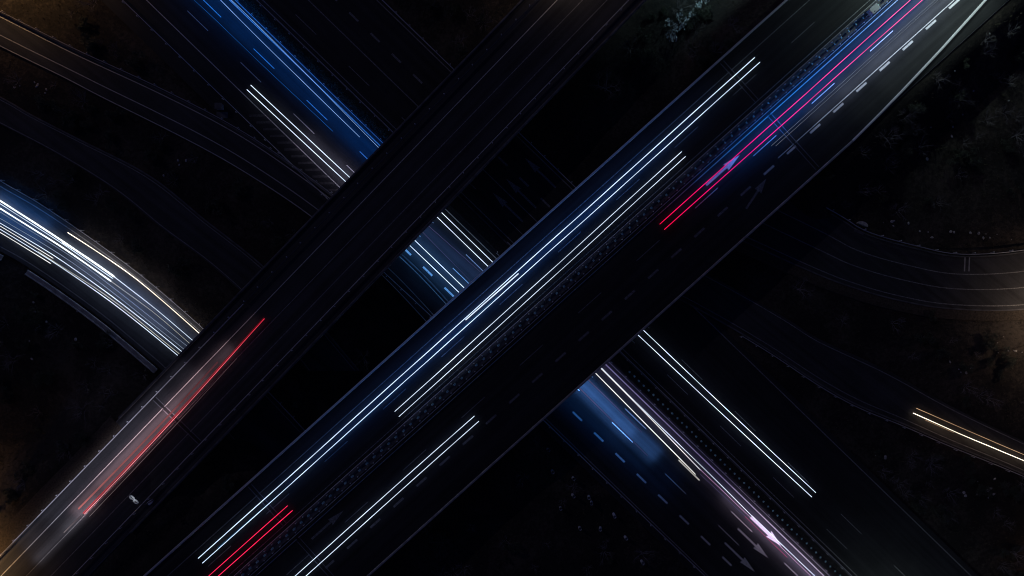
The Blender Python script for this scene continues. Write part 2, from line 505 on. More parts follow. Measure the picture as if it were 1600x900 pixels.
# kerbs and verges
def kerb(nm, side, label):
    o, l, r_, z = RO[nm]
    pts = l if side == 0 else r_
    s = -1 if side == 0 else 1
    k = sweep('kerb', pts, [(0, -.2), (0, .12), (.02 * s, .14), (.28 * s, .14), (.3 * s, .12), (.3 * s, -.2)], M_CONC_D)
    tag(k, label, None, None, 'structure')
kerb('c', 0, 'concrete kerb along the upper side of the bending road')
kerb('c', 1, 'concrete kerb along the lower side of the bending road')
kerb('r', 1, 'concrete kerb on the lower side of the lower right road')
kerb('a', 0, 'concrete kerb on the upper side of the upper left road')
kerb('b', 0, 'concrete kerb on the upper side of the service road')
vg = sweep('verge', [p + Vector((0, 0, -.02)) for p in RO['c'][2]], [(.32, .08), (1.5, .11), (2.4, .02), (2.6, -.3)], M_GRAVEL, closed=False)
tag(vg, 'pale gravel verge below the bending road', None, None, 'structure')

# concrete drain channel on the outside of the slip road, in two runs with a gap
o, rl, rr, rz = RO['ramp']
off = [p + n * 0.5 for p, n in zip(rr, side_of(rr))]
prof = [(0, -.1), (0, .22), (.22, .22), (.22, .04), (.95, .04), (.95, .22), (1.17, .22), (1.17, -.1)]
i_gap = min(range(len(off)), key=lambda i: (off[i] - at(35, 411, rz)).length)
dense = catmull(off, 0.7)
i_gap = min(range(len(dense)), key=lambda i: (dense[i] - at(35, 413, rz)).length)
i_end = min(range(len(dense)), key=lambda i: (dense[i] - at(250, 590, rz)).length)
for nm_, seg, lab in (('a', dense[:max(2, i_gap - 1)], 'concrete drain channel beside the slip road, left of the gap'),
                      ('b', dense[i_gap + 2:i_end], 'concrete drain channel beside the slip road, right of the gap')):
    t = thing('drain_channel', lab, 'drain', seg[0], 'drain channels along the slip road')
    n_slab = max(1, len(seg) // 5)
    for k in range(n_slab):
        s = seg[k * 5:k * 5 + 6]
        if len(s) < 2: continue
        s = [p.copy() for p in s]; s[-1] = s[-2].lerp(s[-1], 0.93)
        sweep('channel_slab', s, prof, M_CONC, t)

# ------------------------------------------------------------------ the two bridges
def bridge(fr, label, v0, v1, ang, asp, u0, u1, edge_l, edge_r, piers, group='road bridges'):
    root = thing('road_bridge', label, 'bridge', fr.pt(0, (v0 + v1) / 2, -ZB), group)
    a, b = fr.pt(u0, (v0 + v1) / 2), fr.pt(u1, (v0 + v1) / 2)
    hw = (v1 - v0) / 2 / PXM
    sweep('deck', [a, b], [(-hw + .3, -.02), (hw - .3, -.02), (hw - .1, -.35), (hw - 2.2, -.6), (hw - 2.8, -1.5), (-hw + 2.8, -1.5), (-hw + 2.2, -.6), (-hw + .1, -.35)], M_CONC_D, root)
    rs = sheet('road_surface', [fr.pt(u0, v0 + 3), fr.pt(u1, v0 + 3)], [fr.pt(u0, v1 - 3), fr.pt(u1, v1 - 3)], asp, root, n=2)
    for uu, vv in piers:
        bm = bmesh.new()
        p = fr.pt(uu, vv, -ZB) - Vector(root.location)
        cyl_bm(bm, (p.x, p.y, -.6), (p.x, p.y, ZB - 1.5), .75, .75, 16)
        bm_obj('pier', bm, M_CONC, root, smooth=True)
    return root, rs

main, main_road = bridge(MAIN, 'wide two-carriageway bridge crossing the picture from lower left to upper right', -50, 186, A_MAIN, M_ASP_MAIN, -1150, 1150,
    None, None, [(u, v) for u in (-245, -58, 215) for v in (-25, 25, 80, 130, 165)])
left, left_road = bridge(LEFT, 'narrower dark bridge with the pale red streak, upper left of the wide one', -86, 54, A_LEFT, M_ASP_LEFT, -1150, 1150,
    None, None, [(u, v) for u in (-150, 70, 260) for v in (-55, -15, 25)])

PAR = [(-.26, -.45), (-.20, .40), (-.12, .46), (.12, .46), (.20, .40), (.26, -.45)]
def parapet(root, fr, uvs, n=1, mat=M_CONC):
    """edge beam cast in bays with a joint every 8 m"""
    pts = [fr.pt(u, v) for u, v in uvs]
    Ln = length(pts); k = max(1, int(Ln / 8.0))
    fine = resample(pts, k * 4 + 1)
    for i in range(k):
        s = [p.copy() for p in fine[i * 4:i * 4 + 5]]
        s[-1] = s[-2].lerp(s[-1], 0.98)
        sweep('parapet_bay', s, PAR, mat, root)
parapet(main, MAIN, [(-1100, -48.5), (1100, -48.5)], mat=M_RAIL_LIT)
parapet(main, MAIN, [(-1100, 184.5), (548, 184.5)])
parapet(main, MAIN, [(549, 184.5), (606, 181.5), (657, 178), (750, 170), (860, 158), (1100, 130)], mat=M_RAIL_LIT)
parapet(left, LEFT, [(-363, -84.5), (1100, -84.5)], mat=M_CONC_D)
parapet(left, LEFT, [(-480, 52.5), (1100, 52.5)], mat=M_CONC_D)

# markings on the wide bridge
for v, u0, u1, mt in ((-24.5, -1100, 1100, M_PAINT_W), (38.5, -1100, 1100, M_PAINT_W), (67.5, -1100, 1100, M_PAINT), (126.5, 445, 1100, M_PAINT)):
    strip('edge_line', line_pts(MAIN, v, u0, u1, Z1), 0.17, mt, main)
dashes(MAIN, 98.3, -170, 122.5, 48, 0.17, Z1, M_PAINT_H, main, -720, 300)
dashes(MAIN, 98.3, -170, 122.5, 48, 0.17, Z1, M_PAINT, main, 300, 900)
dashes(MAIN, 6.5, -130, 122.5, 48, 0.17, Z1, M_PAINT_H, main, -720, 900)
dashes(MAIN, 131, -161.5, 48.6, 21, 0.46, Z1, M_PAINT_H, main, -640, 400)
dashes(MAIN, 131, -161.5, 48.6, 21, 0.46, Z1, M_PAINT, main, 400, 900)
arrow_mark(MAIN, 83, 333, 404, Z1, M_PAINT, main, 0.5, 1.65)
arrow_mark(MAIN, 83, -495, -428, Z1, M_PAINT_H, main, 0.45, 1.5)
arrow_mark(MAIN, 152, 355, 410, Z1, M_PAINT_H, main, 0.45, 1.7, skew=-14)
# markings on the left bridge
for v, mt in ((-46, M_PAINT), (-17.5, M_PAINT_W), (10, M_PAINT_W)):
    strip('edge_line', line_pts(LEFT, v, -1100, 1100, Z1), 0.17, mt, left)

def joint(root, fr, u, v0, v1):
    g = 0.34 * PXM
    for du, m_, w_ in ((-g * 1.25, M_JOINT, .16), (g * 1.25, M_JOINT, .16), (0, M_RUBBER, .46)):
        o = strip('expansion_joint', [fr.pt(u + du, v0, .016), fr.pt(u + du, v1, .016)], w_, m_, root)
joint(main, MAIN, 480, -44, 38); joint(main, MAIN, 480, 66, 180)
joint(main, MAIN, -511, -44, 38); joint(main, MAIN, -511, 66, 180)
joint(left, LEFT, -304, -66, 33)
# raised median of the wide bridge
sweep('median_kerb', [MAIN.pt(-1100, 51.5), MAIN.pt(1100, 51.5)], [(-.95, 0), (-.9, .1), (.9, .1), (.95, 0)], M_CONC_D, main, closed=False)
# verge of the left road beyond the bridge end
vg = sweep('verge', [LEFT.pt(-1100, -78, -.03), LEFT.pt(-372, -78, -.03)], [(-2.6, -.5), (-2.2, -.02), (-1.2, .05), (1.05, .04)], M_GRAVEL, closed=False)
tag(vg, 'brown gravel verge beside the left road in warm light', None, None, 'structure')

# ------------------------------------------------------------------ guard rails
RAIL = [(-.03, .44), (.05, .50), (.05, .56), (-.02, .60), (-.02, .62), (.05, .66), (.05, .72), (-.03, .78), (-.09, .78), (-.09, .44)]
def post_mesh(h=.85, cap=True):
    bm = bmesh.new()
    box_bm(bm, 0, 0, h / 2 - .15, .10, .06, h + .3)
    bmesh.ops.create_icosphere(bm, subdivisions=1, radius=.15, matrix=Matrix.Translation((0, 0, h)))
    me = bpy.data.meshes.new('post'); bm.to_mesh(me); bm.free(); me.materials.append(M_CAP)
    return me
POST = post_mesh()
def guard_rail(pts, spacing, back, label, mat=None, group='guard rails', first=0.0, post=None, rail_flip=1):
    """pts follow the rail; back = signed metres from rail to its posts (right-hand positive)"""
    mat = mat or M_STEEL
    root = thing('guard_rail', label, 'guard rail', pts[0], group)
    prof = [(r * (1 if back < 0 else -1), h) for r, h in RAIL]
    sweep('rail', pts, prof, mat, root)
    Ln = length(pts); n = int((Ln - first) / spacing)
    pp = resample(pts, max(2, int(Ln / 0.25)))
    sd = side_of(pp)
    for k in range(n + 1):
        i = min(len(pp) - 1, int((first + k * spacing) / Ln * (len(pp) - 1)))
        p = pp[i] + sd[i] * back
        o = link('post', post or POST, None, root)
        o.location = p - pts[0]
        o.rotation_euler.z = math.atan2(sd[i].y, sd[i].x) + rnd.uniform(-.05, .05)
    return root

guard_rail([MAIN.pt(-820, 44.5), MAIN.pt(960, 44.5)], 2.13, .42, 'steel guard rail on the upper left side of the wide bridge median', group='guard rails of the wide bridge median')
guard_rail([MAIN.pt(-820, 61.5), MAIN.pt(960, 61.5)], 2.13, -.42, 'steel guard rail on the lower right side of the wide bridge median', group='guard rails of the wide bridge median', first=1.0)
guard_rail([WAY.pt(-90, -58), WAY.pt(760, -58)], 4.25, -.35, 'steel guard rail on the lower left side of the motorway median', group='guard rails of the motorway median')
guard_rail([WAY.pt(-90, -82.5), WAY.pt(760, -82.5)], 4.25, .35, 'dim steel guard rail on the upper right side of the motorway median', group='guard rails of the motorway median', first=2)
guard_rail([WAY.pt(-900, -58), WAY.pt(-235, -58)], 4.25, -.35, 'blue-lit guard rail in front of the motorway hedge')
guard_rail([WAY.pt(-900, -81.5), WAY.pt(-235, -81.5)], 4.25, .35, 'dark guard rail behind the motorway hedge', M_STEEL)
guard_rail([WAY.pt(-900, 64), WAY.pt(-255, 64)], 4.2, .3, 'guard rail along the outer shoulder of the motorway at the upper left')
guard_rail([WAY.pt(-250, 86), WAY.pt(60, 80), WAY.pt(150, 77.5), WAY.pt(800, 76)], 4.3, .3, 'guard rail with small post ticks along the motorway edge at bottom centre')
guard_rail([WAY.pt(-900, -217), WAY.pt(60, -217)], 4.0, -.3, 'dark guard rail on the far side of the motorway near the top')
guard_rail([LEFT.pt(-900, -67.5), LEFT.pt(-100, -67.5)], 4.2, -.3, 'bright steel guard rail on the left side of the left bridge', M_RAIL_LIT, group='guard rails of the left bridge', post=POST)
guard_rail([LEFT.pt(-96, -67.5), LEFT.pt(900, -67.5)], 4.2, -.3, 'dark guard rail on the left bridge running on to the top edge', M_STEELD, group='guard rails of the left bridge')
guard_rail([LEFT.pt(-900, 35), LEFT.pt(900, 35)], 4.2, .3, 'thin guard rail on the lower right side of the left bridge', M_STEEL, group='guard rails of the left bridge')
_, rl, rr, rz = RO['ramp']
guard_rail([p.copy() for p in catmull([q - n * .35 for q, n in zip(rl, side_of(rl))], 2)], 4.0, -.3, 'guard rail on the inner side of the slip road at the left')
_, rl, rr, rz = RO['a']
guard_rail([q - n * .5 for q, n in zip(rl, side_of(rl))][:46], 4.0, -.3, 'guard rail on the upper side of the road from the upper left corner')
_, rl, rr, rz = RO['r']
guard_rail([q + n * .6 for q, n in zip(rr, side_of(rr))][18:], 4.0, .3, 'guard rail on the lower side of the road with warm streaks')
_, rl, rr, rz = RO['c']
guard_rail([q - n * .6 for q, n in zip(rl, side_of(rl))][12:], 4.0, -.3, 'guard rail on the upper side of the bending road at right')

# ------------------------------------------------------------------ glare screens: rows of plastic blades, leaned to catch the lamp light
def blade_mesh(h, wd):
    bm = bmesh.new()
    box_bm(bm, 0, 0, .35, .07, .07, .72)
    vs = box_bm(bm, 0, 0, .35 + h / 2, wd, .22, h)
    for v in vs:
        if v.co.z > .35 + h / 2: v.co.x *= 0.75
    bmesh.ops.bevel(bm, geom=list(bm.edges), offset=.02, segments=1, affect='EDGES')
    me = bpy.data.meshes.new('blade'); bm.to_mesh(me); bm.free(); me.materials.append(M_TEAL)
    return me
def glare_screen(fr, v, u0, u1, spacing, label, h, wd, tilt, lean):
    a = fr.pt(u0, v); root = thing('glare_screen', label, 'glare screen', a, 'glare screens on the medians')
    me = blade_mesh(h, wd); n = int((fr.pt(u1, v) - a).length / spacing)
    d = (fr.pt(u1, v) - a).normalized()
    sweep('base_rail', [a + Vector((0, 0, .1)), fr.pt(u1, v, .1)], [(-.06, 0), (-.06, .08), (.06, .08), (.06, 0)], M_STEELD, root)
    for k in range(n + 1):
        o = link('blade', me, None, root)
        o.location = d * (k * spacing) + Vector((0, 0, .1))
        o.rotation_euler = (lean + rnd.uniform(-.08, .08), rnd.uniform(-.06, .06), math.atan2(d.y, d.x) + tilt + rnd.uniform(-.15, .15))
glare_screen(WAY, -69.5, 190, 740, 1.42, 'row of teal blades along the motorway median at lower right', .75, .44, 1.57, -.6)
glare_screen(MAIN, 52.5, -760, 820, 2.0, 'row of teal blades along the middle of the wide bridge', .6, .46, 1.57, -.6)

# ------------------------------------------------------------------ streaks of vehicle lights, each a pair of glowing lines above its lane
def tube(name, pts, rad, mat, parent, seg=6):
    pts = local(parent, pts)
    Ls = [0.0]
    for a, b in zip(pts, pts[1:]): Ls.append(Ls[-1] + (b - a).length)
    V = []; F = []; T = []
    n = len(pts)
    rings = [(0, .35, -rad * .8)] + [(i, 1.0, 0) for i in range(n)] + [(n - 1, .35, rad * .8)]
    for i, k, ex in rings:
        t = (pts[min(i + 1, n - 1)] - pts[max(i - 1, 0)]).normalized()
        s = t.cross(Vector((0, 0, 1))).normalized(); up = s.cross(t)
        for q in range(seg):
            a = 2 * math.pi * q / seg
            V.append(pts[i] + t * ex + (s * math.cos(a) + up * math.sin(a)) * rad * k); T.append(Ls[i] / Ls[-1])
    m = len(rings)
    for i in range(m - 1):
        for q in range(seg):
            a, b = i * seg + q, i * seg + (q + 1) % seg
            F.append((a, b, b + seg, a + seg))
    F.append(tuple(range(seg))); F.append(tuple((m - 1) * seg + q for q in range(seg)))
    me = mesh_of(name, V, F, mat, True)
    at_ = me.attributes.new('along', 'FLOAT', 'POINT')
    at_.data.foreach_set('value', T)
    return link(name, me, None, parent)

def road_light(pts, width, col, density, parent, fade=(0, 0)):
    """unseen strip lamps added above a lane in place of headlight light on it; fade = share of the run over which it dies away at each end"""
    Ln = length(pts); n = max(2, int(Ln / 7.0))
    if fade == (0, 0): runs = [(a, b, 1.0) for a, b in zip(pts, pts[1:])]
    else:
        q = resample(pts, n + 1); runs = []
        k0 = k1 = None
        for k in range(n):
            t = (k + .5) / n
            f = 1.0
            if fade[0] > 0: f *= smooth(0, fade[0], t)
            if fade[1] > 0: f *= smooth(0, fade[1], 1 - t)
            if runs and abs(runs[-1][2] - f) < 1e-6 and len(pts) == 2: runs[-1] = (runs[-1][0], q[k + 1], f)
            else: runs.append((q[k], q[k + 1], f))
    for a, b, f in runs:
        Ln = (b - a).length
        ld = bpy.data.lights.new('beam', 'AREA'); ld.shape = 'RECTANGLE'
        ld.size = Ln; ld.size_y = width; ld.color = col; ld.energy = density * Ln * width * f * 1.5
        lo = bpy.data.objects.new('beam', ld); C.objects.link(lo); lo.parent = parent
        lo.location = (a + b) / 2 - Vector(parent.location)
        lo.rotation_euler = (0, 0, math.atan2((b - a).y, (b - a).x))

def hash_n(t): return sum((i + 1) * ord(c_) for i, c_ in enumerate(t))
HW = 0.66    # lamp height above the road
def trail(label, lines, z, mats, beam=None, group='light streaks of passing vehicles', h=HW):
    """lines: list of (pixel polyline, radius px); beam: (pixel polyline, width m, colour, density)"""
    sc = FPX / (CAM_H - z)
    first = at(*lines[0][0][0], z)
    root = thing('light_streak', label, 'light streak', first, group)
    if not isinstance(mats, (list, tuple)): mats = [mats] * len(lines)
    for (pl, rp), m in zip(lines, mats):
        pts = [at(x, y, z + h) for x, y in pl]
        pts = catmull(pts, 3.0)
        if length(pts) > 12:                       # drivers never hold a perfectly straight line
            pts = resample(pts, max(len(pts), int(length(pts) / 5)))
            sd_ = side_of(pts); ph = (hash_n(label) % 97) * .31
            pts = [p + n_ * (.11 * noise.noise(Vector((k * .16, ph, 0))) + .03 * noise.noise(Vector((k * .5, ph, 7)))) for k, (p, n_) in enumerate(zip(pts, sd_))]
        tube('streak', pts, rp * .44 / sc, m, root)
    for bm_ in ([] if not beam else beam if isinstance(beam, list) else [beam]):
        pl, wd, col, den = bm_[:4]
        road_light([at(x, y, z + (bm_[5] if len(bm_) > 5 else 1.7)) for x, y in pl], wd, col, den, root, bm_[4] if len(bm_) > 4 else (0, 0))
    return root

BLUE = (0.01, 0.16, 1.0)
G_WHITE = glow('white_light', (0.68, 0.81, 1.0), 1.3)
G_COOL = glow('cool_white_light', (0.60, 0.77, 1.0), 1.5)
G_WARM = glow('warm_white_light', (1.0, 0.86, 0.68), 2.2)
G_BRIGHT = glow('bright_white_light', (0.78, 0.88, 1.0), 2.2)
G_CREAM = glow('cream_light', (0.93, 0.94, 0.92), 1.2)
G_DIMCREAM = glow('dim_cream_light', (0.9, 0.9, 0.8), 0.55)
G_BLUELINE = glow('pale_blue_light', (0.30, 0.52, 1.0), 0.85)
G_BLUEDIM = glow('dim_blue_light', (0.02, 0.20, 0.75), 0.5)
G_TEALDIM = glow('dim_cyan_light', (0.05, 0.30, 0.70), 0.35)
G_PINK = glow('pink_red_light', (1.0, 0.004, 0.07), 1.0, (1.0, 0.13, 0.40), 1.25)
G_PINK.node_tree.nodes['Color Ramp'].color_ramp.elements.new(.35).color = (1.0, 0.01, 0.32, 1)
G_RED = glow('red_light', (1.0, 0.02, 0.10), 1.3)
G_REDB = glow('bright_red_light', (1.0, 0.30, 0.33), 1.5, (0.9, 0.03, 0.08), 1.0)
G_REDP = glow('pale_red_light', (0.75, 0.06, 0.08), 0.85, (0.20, 0.004, 0.012), 0.6)
G_REDD = glow('dim_red_light', (0.80, 0.24, 0.24), 0.6, (0.22, 0.07, 0.09), 0.3)
G_STRAND = glow('strand_light', (0.40, 0.50, 0.70), 0.55)
G_PALE = glow('pale_rose_light', (0.5, 0.40, 0.42), 0.4, (0.2, 0.12, 0.14), 0.3)
G_LILAC = glow('lilac_light', (0.85, 0.45, 0.75), 1.0)
G_LILACD = glow('dim_lilac_light', (0.24, 0.20, 0.46), 0.30, (0.12, 0.14, 0.36), 0.2)
G_MAG = glow('magenta_light', (0.75, 0.06, 0.22), 0.6)
G_GREY = glow('grey_white_light', (0.45, 0.52, 0.62), 0.4)
G_AMBER = glow('amber_light', (1.0, 0.62, 0.36), 0.7)
CW = (0.30, 0.55, 1.0)
# wide bridge
trail('longest white streak pair, on the upper left carriageway of the wide bridge',
      [([(1179.5, 90), (310, 872.5)], 1.35), ([(1187.5, 97.5), (316.5, 880)], 1.2), ([(810, 428), (728, 500)], 1.9)], ZB, [G_COOL, G_COOL, G_WHITE],
      [([(1165, 110), (320, 870)], 2.4, (0.0, 0.18, 1.0), 2.8, (.3, .5), 1.1), ([(1165, 95), (300, 872)], 9.0, (0.05, 0.26, 1.0), 0.14, (.15, .4))])
trail('faint cyan streak inside the longest white pair on the wide bridge',
      [([(776, 464), (560, 662), (340, 856)], .7)], ZB, G_TEALDIM)
trail('shorter white streak pair close to the bridge median, beside the longest pair',
      [([(1065, 237), (617, 643)], 1.15), ([(1071, 244.5), (623.5, 651)], 1.05)], ZB, G_WHITE,
      ([(1060, 245), (625, 642)], 1.4, (.06, .28, 1.0), 0.6))
trail('white streak pair on the lower right carriageway, running off the bottom edge',
      [([(741, 650), (445, 914)], 1.15), ([(748, 658), (462, 914)], 1.15)], ZB, G_WHITE,
      ([(740, 658), (455, 910)], 1.4, (.06, .22, 1.0), 0.35))
trail('red tail light pair at the bottom edge beside the bridge median',
      [([(449, 790), (310, 914)], 1.2), ([(456.5, 797.5), (325, 914)], 1.3)], ZB, G_RED)
trail('long pink tail light pair on the wide bridge running off the top',
      [([(1031, 350), (1455, -29)], 1.35), ([(1038, 358.5), (1475, -30)], 1.35)], ZB, G_PINK,
      [([(1060, 330), (1450, -18)], 4.2, (0.0, 0.22, 1.0), 5.5, (.55, 0))])
trail('two thin grey streaks beside the long pink pair near the top',
      [([(1205, 228), (1475, -13)], .45), ([(1212, 228), (1480, -13)], .4)], ZB, G_GREY,
      [([(1225, 222), (1500, -26)], 3.6, (0.62, 0.72, 1.0), 4.6, (.7, 0)), ([(1300, 215), (1560, -20)], 5.0, (0.80, 0.98, 1.0), 0.7, (.8, 0))])
# left bridge
trail('pale red tail light streak pair on the left bridge',
      [([(130, 802), (273, 650), (412, 497)], 1.7), ([(123, 795), (263, 650), (340, 566)], 3.0), ([(132, 803.5), (275, 651.5), (413, 498)], 1.0), ([(140, 807), (283, 655), (370, 560)], .7), ([(100, 832), (126, 806)], 1.2)], ZB, [G_REDP, G_REDD, G_REDB, G_PALE, G_PALE],
      [([(50, 880), (145, 780)], 1.8, (0.85, 0.80, 1.0), 3.4, (.6, .35), 1.0), ([(112, 806), (400, 498)], 2.6, (1.0, 0.66, 0.80), 4.6, (.12, .6), .95),
       ([(-10, 898), (330, 532)], 3.8, (0.72, 0.72, 1.0), 0.9, (.3, .4), 1.0)])
# motorway, upper left
trail('white streak pair ending at the left bridge, near the hatched nose of the motorway',
      [([(386, 140), (541, 284)], 1.3), ([(392, 133), (549, 279)], 1.3)], 0, G_WHITE,
      [([(420, 163), (565, 300)], 3.0, (0.72, 0.66, 1.0), 2.4, (.8, 0))])
trail('pale blue streak pair on the motorway below the median hedge',
      [([(300, -45), (400, 56), (562, 214)], .85), ([(285, -16), (325, 20), (400, 92), (520, 205)], .55), ([(310, -48), (420, 57), (592, 231)], .75)], 0, [G_BLUELINE, G_BLUEDIM, G_BLUELINE],
      [([(270, -70), (620, 275)], 4.6, (.0, .19, 1.0), 2.6), ([(270, -70), (470, 127)], 5.5, (.0, .22, 1.0), 3.4, (0, .7))])
# motorway, between the bridges
trail('white streak pair in the gap between the bridges, by the wide dashes',
      [([(630, 374), (730, 469)], 1.25), ([(638, 366), (738, 462)], 1.25)], 0, G_COOL,
      ([(625, 365), (735, 468)], 4.4, (.10, .36, 1.0), 3.4))
trail('white streak pair in the gap between the bridges, by the median rail',
      [([(672, 328), (772, 425)], 1.15), ([(679, 321), (780, 419)], 1.15)], 0, G_WHITE,
      ([(675, 325), (776, 422)], 1.6, CW, 0.2))
trail('faint lilac streak pair in the gap between the two bridges',
      [([(655, 340), (760, 433)], .8), ([(648, 350), (742, 446)], .7)], 0, G_LILACD,
      ([(650, 345), (758, 440)], 2.6, (.18, .36, 1.0), 3.0))
# motorway, lower right
trail('white streak pair on the dark far carriageway at lower right',
      [([(990, 517), (1268, 777)], 1.25), ([(999, 510), (1274, 770)], 1.2)], 0, G_WHITE,
      ([(1000, 522), (1265, 768)], 1.4, (.12, .25, 1.0), 0.3))
trail('long white streaks with a lilac tail along the lower right motorway median',
      [([(920, 572.5), (1086.7, 741)], 1.3), ([(930, 567), (989, 625.6), (1094.4, 733.8)], 1.1), ([(932, 567), (992, 627), (1120, 751), (1173, 804.5), (1285, 911)], .95), ([(1094.4, 733.8), (1173, 809), (1282, 914)], .45)], 0, [G_CREAM, G_CREAM, G_WHITE, G_LILAC],
      [([(930, 562), (1290, 918)], 2.2, (.45, .36, 1.0), 1.6, (0, 0), 1.0), ([(1100, 740), (1290, 918)], 3.0, (.85, .68, 1.0), 3.2, (.5, 0), 1.3)])
trail('short cream streak ending in the middle of the lower right motorway',
      [([(1061, 719), (1092.5, 750)], 2.2)], 0, G_DIMCREAM)
trail('dim magenta streak pair beside the big lane arrow at lower right',
      [([(1094, 741), (1160, 803), (1230, 871)], .55), ([(1164, 807), (1230, 871)], .7)], 0, [G_LILACD, G_MAG])
trail('soft blue streaks on the middle lane where the motorway leaves the wide bridge',
      [([(905, 606), (1012, 712)], 1.6), ([(918, 592), (1003, 675)], 1.8)], 0, [G_LILACD, G_LILACD],
      [([(878, 570), (1028, 716)], 3.4, (.12, .34, 1.0), 10.0, (0, .25), 1.0), ([(860, 572), (1100, 800)], 9, (.03, .24, 1.0), 0.7, (0, .6))])
# slip road at the left
trail('thickest white streak pair on the slip road, nearest its inner rail',
      [([(-20, 301), (0, 313), (52, 346), (100, 378), (178, 432)], 2.9), ([(-20, 313), (0, 325), (50, 356), (100, 388), (173, 439)], 2.4), ([(98, 378), (140, 404), (178, 431)], 2.6)], Z_RAMP, G_BRIGHT,
      [([(-30, 312), (50, 355), (110, 395)], 6.0, (.02, .26, 1.0), 4.0, (0, .6)), ([(30, 345), (100, 391), (175, 446), (300, 548)], 5.0, (.40, .54, 1.0), 3.2, (.35, .2))])
trail('thin white streak pair carrying on from the thickest pair to the left bridge',
      [([(178, 432), (240, 480), (306, 536)], 1.2), ([(173, 439), (240, 488), (298, 538)], .8)], Z_RAMP, [G_WHITE, G_DIMCREAM])
trail('single white streak on the slip road along its inner rail',
      [([(106, 363.5), (158, 397), (210, 433), (262, 477), (316, 525)], 1.45)], Z_RAMP, G_WARM,
      ([(115, 365), (210, 431), (312, 519)], 1.8, (.9, .78, .8), 1.0))
trail('long white streak pair on the outer lane of the slip road',
      [([(-20, 337), (0, 348.5), (83, 398), (167, 457), (228, 504), (286, 551)], 1.2), ([(-20, 347), (0, 358), (80, 407), (167, 467), (225, 512), (282, 559)], 1.2)], Z_RAMP, G_WHITE,
      ([(-20, 345), (80, 402), (167, 462), (282, 552)], 2.0, (.45, .60, 1.0), 1.2))
trail('faint white strands filling the lanes of the slip road',
      [([(-20, 330), (0, 341), (83, 391), (167, 450), (290, 548)], .9), ([(-20, 319), (0, 331), (100, 394), (170, 444), (296, 544)], .8), ([(-20, 306), (0, 318), (100, 383), (176, 435)], 1.3), ([(60, 393), (167, 463), (284, 556)], 1.1)], Z_RAMP, [G_STRAND, G_STRAND, G_WHITE, G_DIMCREAM])
trail('short white streak pair woven into the outer pair at the left edge',
      [([(-20, 342), (0, 353), (83, 403.5)], 1.1), ([(-20, 352), (0, 363), (79, 411.5)], 1.2)], Z_RAMP, G_CREAM)
# road at lower right
trail('warm white streak pair on the road at the right edge',
      [([(1427, 645.5), (1500, 678), (1543, 696), (1620, 728)], 1.3), ([(1432, 638), (1517, 675), (1620, 719)], .7), ([(1445, 656), (1490, 676)], .5)], Z_R2, [G_WARM, G_AMBER, G_AMBER],
      ([(1440, 655), (1520, 690), (1620, 730)], 1.8, (1.0, .62, .34), 0.6))

# ------------------------------------------------------------------ signs, cabinets, masts
# white cabinet on the median of the wide bridge
c = MAIN.pt(MAIN.uv(*at(1363, 21, ZB).xy)[0], 53)
t = thing('traffic_cabinet', 'white box cabinet with a small dark mark standing on the bridge median near the top', 'cabinet', c)
t.rotation_euler.z = A_MAIN
bm = bmesh.new(); box_bm(bm, 0, 0, .95, 1.75, 1.15, 1.5); bm_obj('body', bm, M_WHITE, t, .04)
bm = bmesh.new(); vs = box_bm(bm, 0, 0, 1.76, 1.95, 1.35, .12)
bm_obj('roof', bm, M_WHITE, t, .03)
for k, x in enumerate((-.42, -.31, -.20)):
    bm = bmesh.new(); box_bm(bm, x - .1, -.38, 1.826, .07, .2, .012); bm_obj('dark_mark', bm, M_DARKMARK, t)
bm = bmesh.new(); box_bm(bm, 0, 0, .1, 1.85, 1.25, .3); bm_obj('plinth', bm, M_CONC, t, .02)
bm = bmesh.new(); cyl_bm(bm, (-.8, -.1, 1.0), (-1.5, -.15, .95), .06, .06); cyl_bm(bm, (-1.5, -.15, 0), (-1.5, -.15, 1.0), .06, .06); bm_obj('bracket', bm, M_CAP, t)

# cantilever mast with two round discs over the left road
base = at(243, 779, ZB)
t = thing('sign_mast', 'thin mast beside the left road holding two pale round discs over the lane', 'sign', base)
za = 4.6
def loc_of(px, py, z): return at(px, py, z) - base
bm = bmesh.new(); cyl_bm(bm, (0, 0, -.5), (0, 0, za), .12, .09, 10); bm_obj('mast', bm, M_STEELD, t, smooth=True)
d1, d2 = loc_of(206, 777.5, ZB + za), loc_of(212.3, 784, ZB + za)
bm = bmesh.new(); mid = (d1 + d2) / 2
cyl_bm(bm, (0, 0, za - .12), (mid.x, mid.y, za - .12), .06, .05, 8); cyl_bm(bm, (d1.x, d1.y, za - .12), (d2.x, d2.y, za - .12), .05, .05, 8)
bm_obj('arm', bm, M_STEELD, t)
for q in (d1, d2):
    bm = bmesh.new(); cyl_bm(bm, (0, 0, -.03), (0, 0, .03), .62, .62, 24)
    dsc = bm_obj('disc', bm, M_WHITE, t); dsc.location = (q.x, q.y, za); dsc.rotation_euler = (R(28), R(10), R(-38))
    bm = bmesh.new(); box_bm(bm, 0, 0, .04, .62, .12, .02); bm_obj('bar', bm, M_DARKMARK, dsc)
hood = mid + Vector((0, 0, 1.3)); hood.z = za + 1.3
bm = bmesh.new(); box_bm(bm, 0, 0, 0, .3, .3, .12); ho = bm_obj('added_hood', bm, M_STEELD, t, .02); ho.location = hood
bm = bmesh.new(); cyl_bm(bm, (0, 0, za - .1), tuple(hood), .04, .03, 6); bm_obj('added_bracket', bm, M_STEELD, t)
ld = bpy.data.lights.new('added_disc_lamp', 'SPOT'); ld.energy = 22; ld.color = (.85, .92, 1.0); ld.spot_size = R(120); ld.spot_blend = .8  # added lamp with its hood and bracket, only to brighten the discs
lo = bpy.data.objects.new('added_disc_lamp', ld); C.objects.link(lo); lo.parent = t; lo.location = hood + Vector((0, 0, -.08))
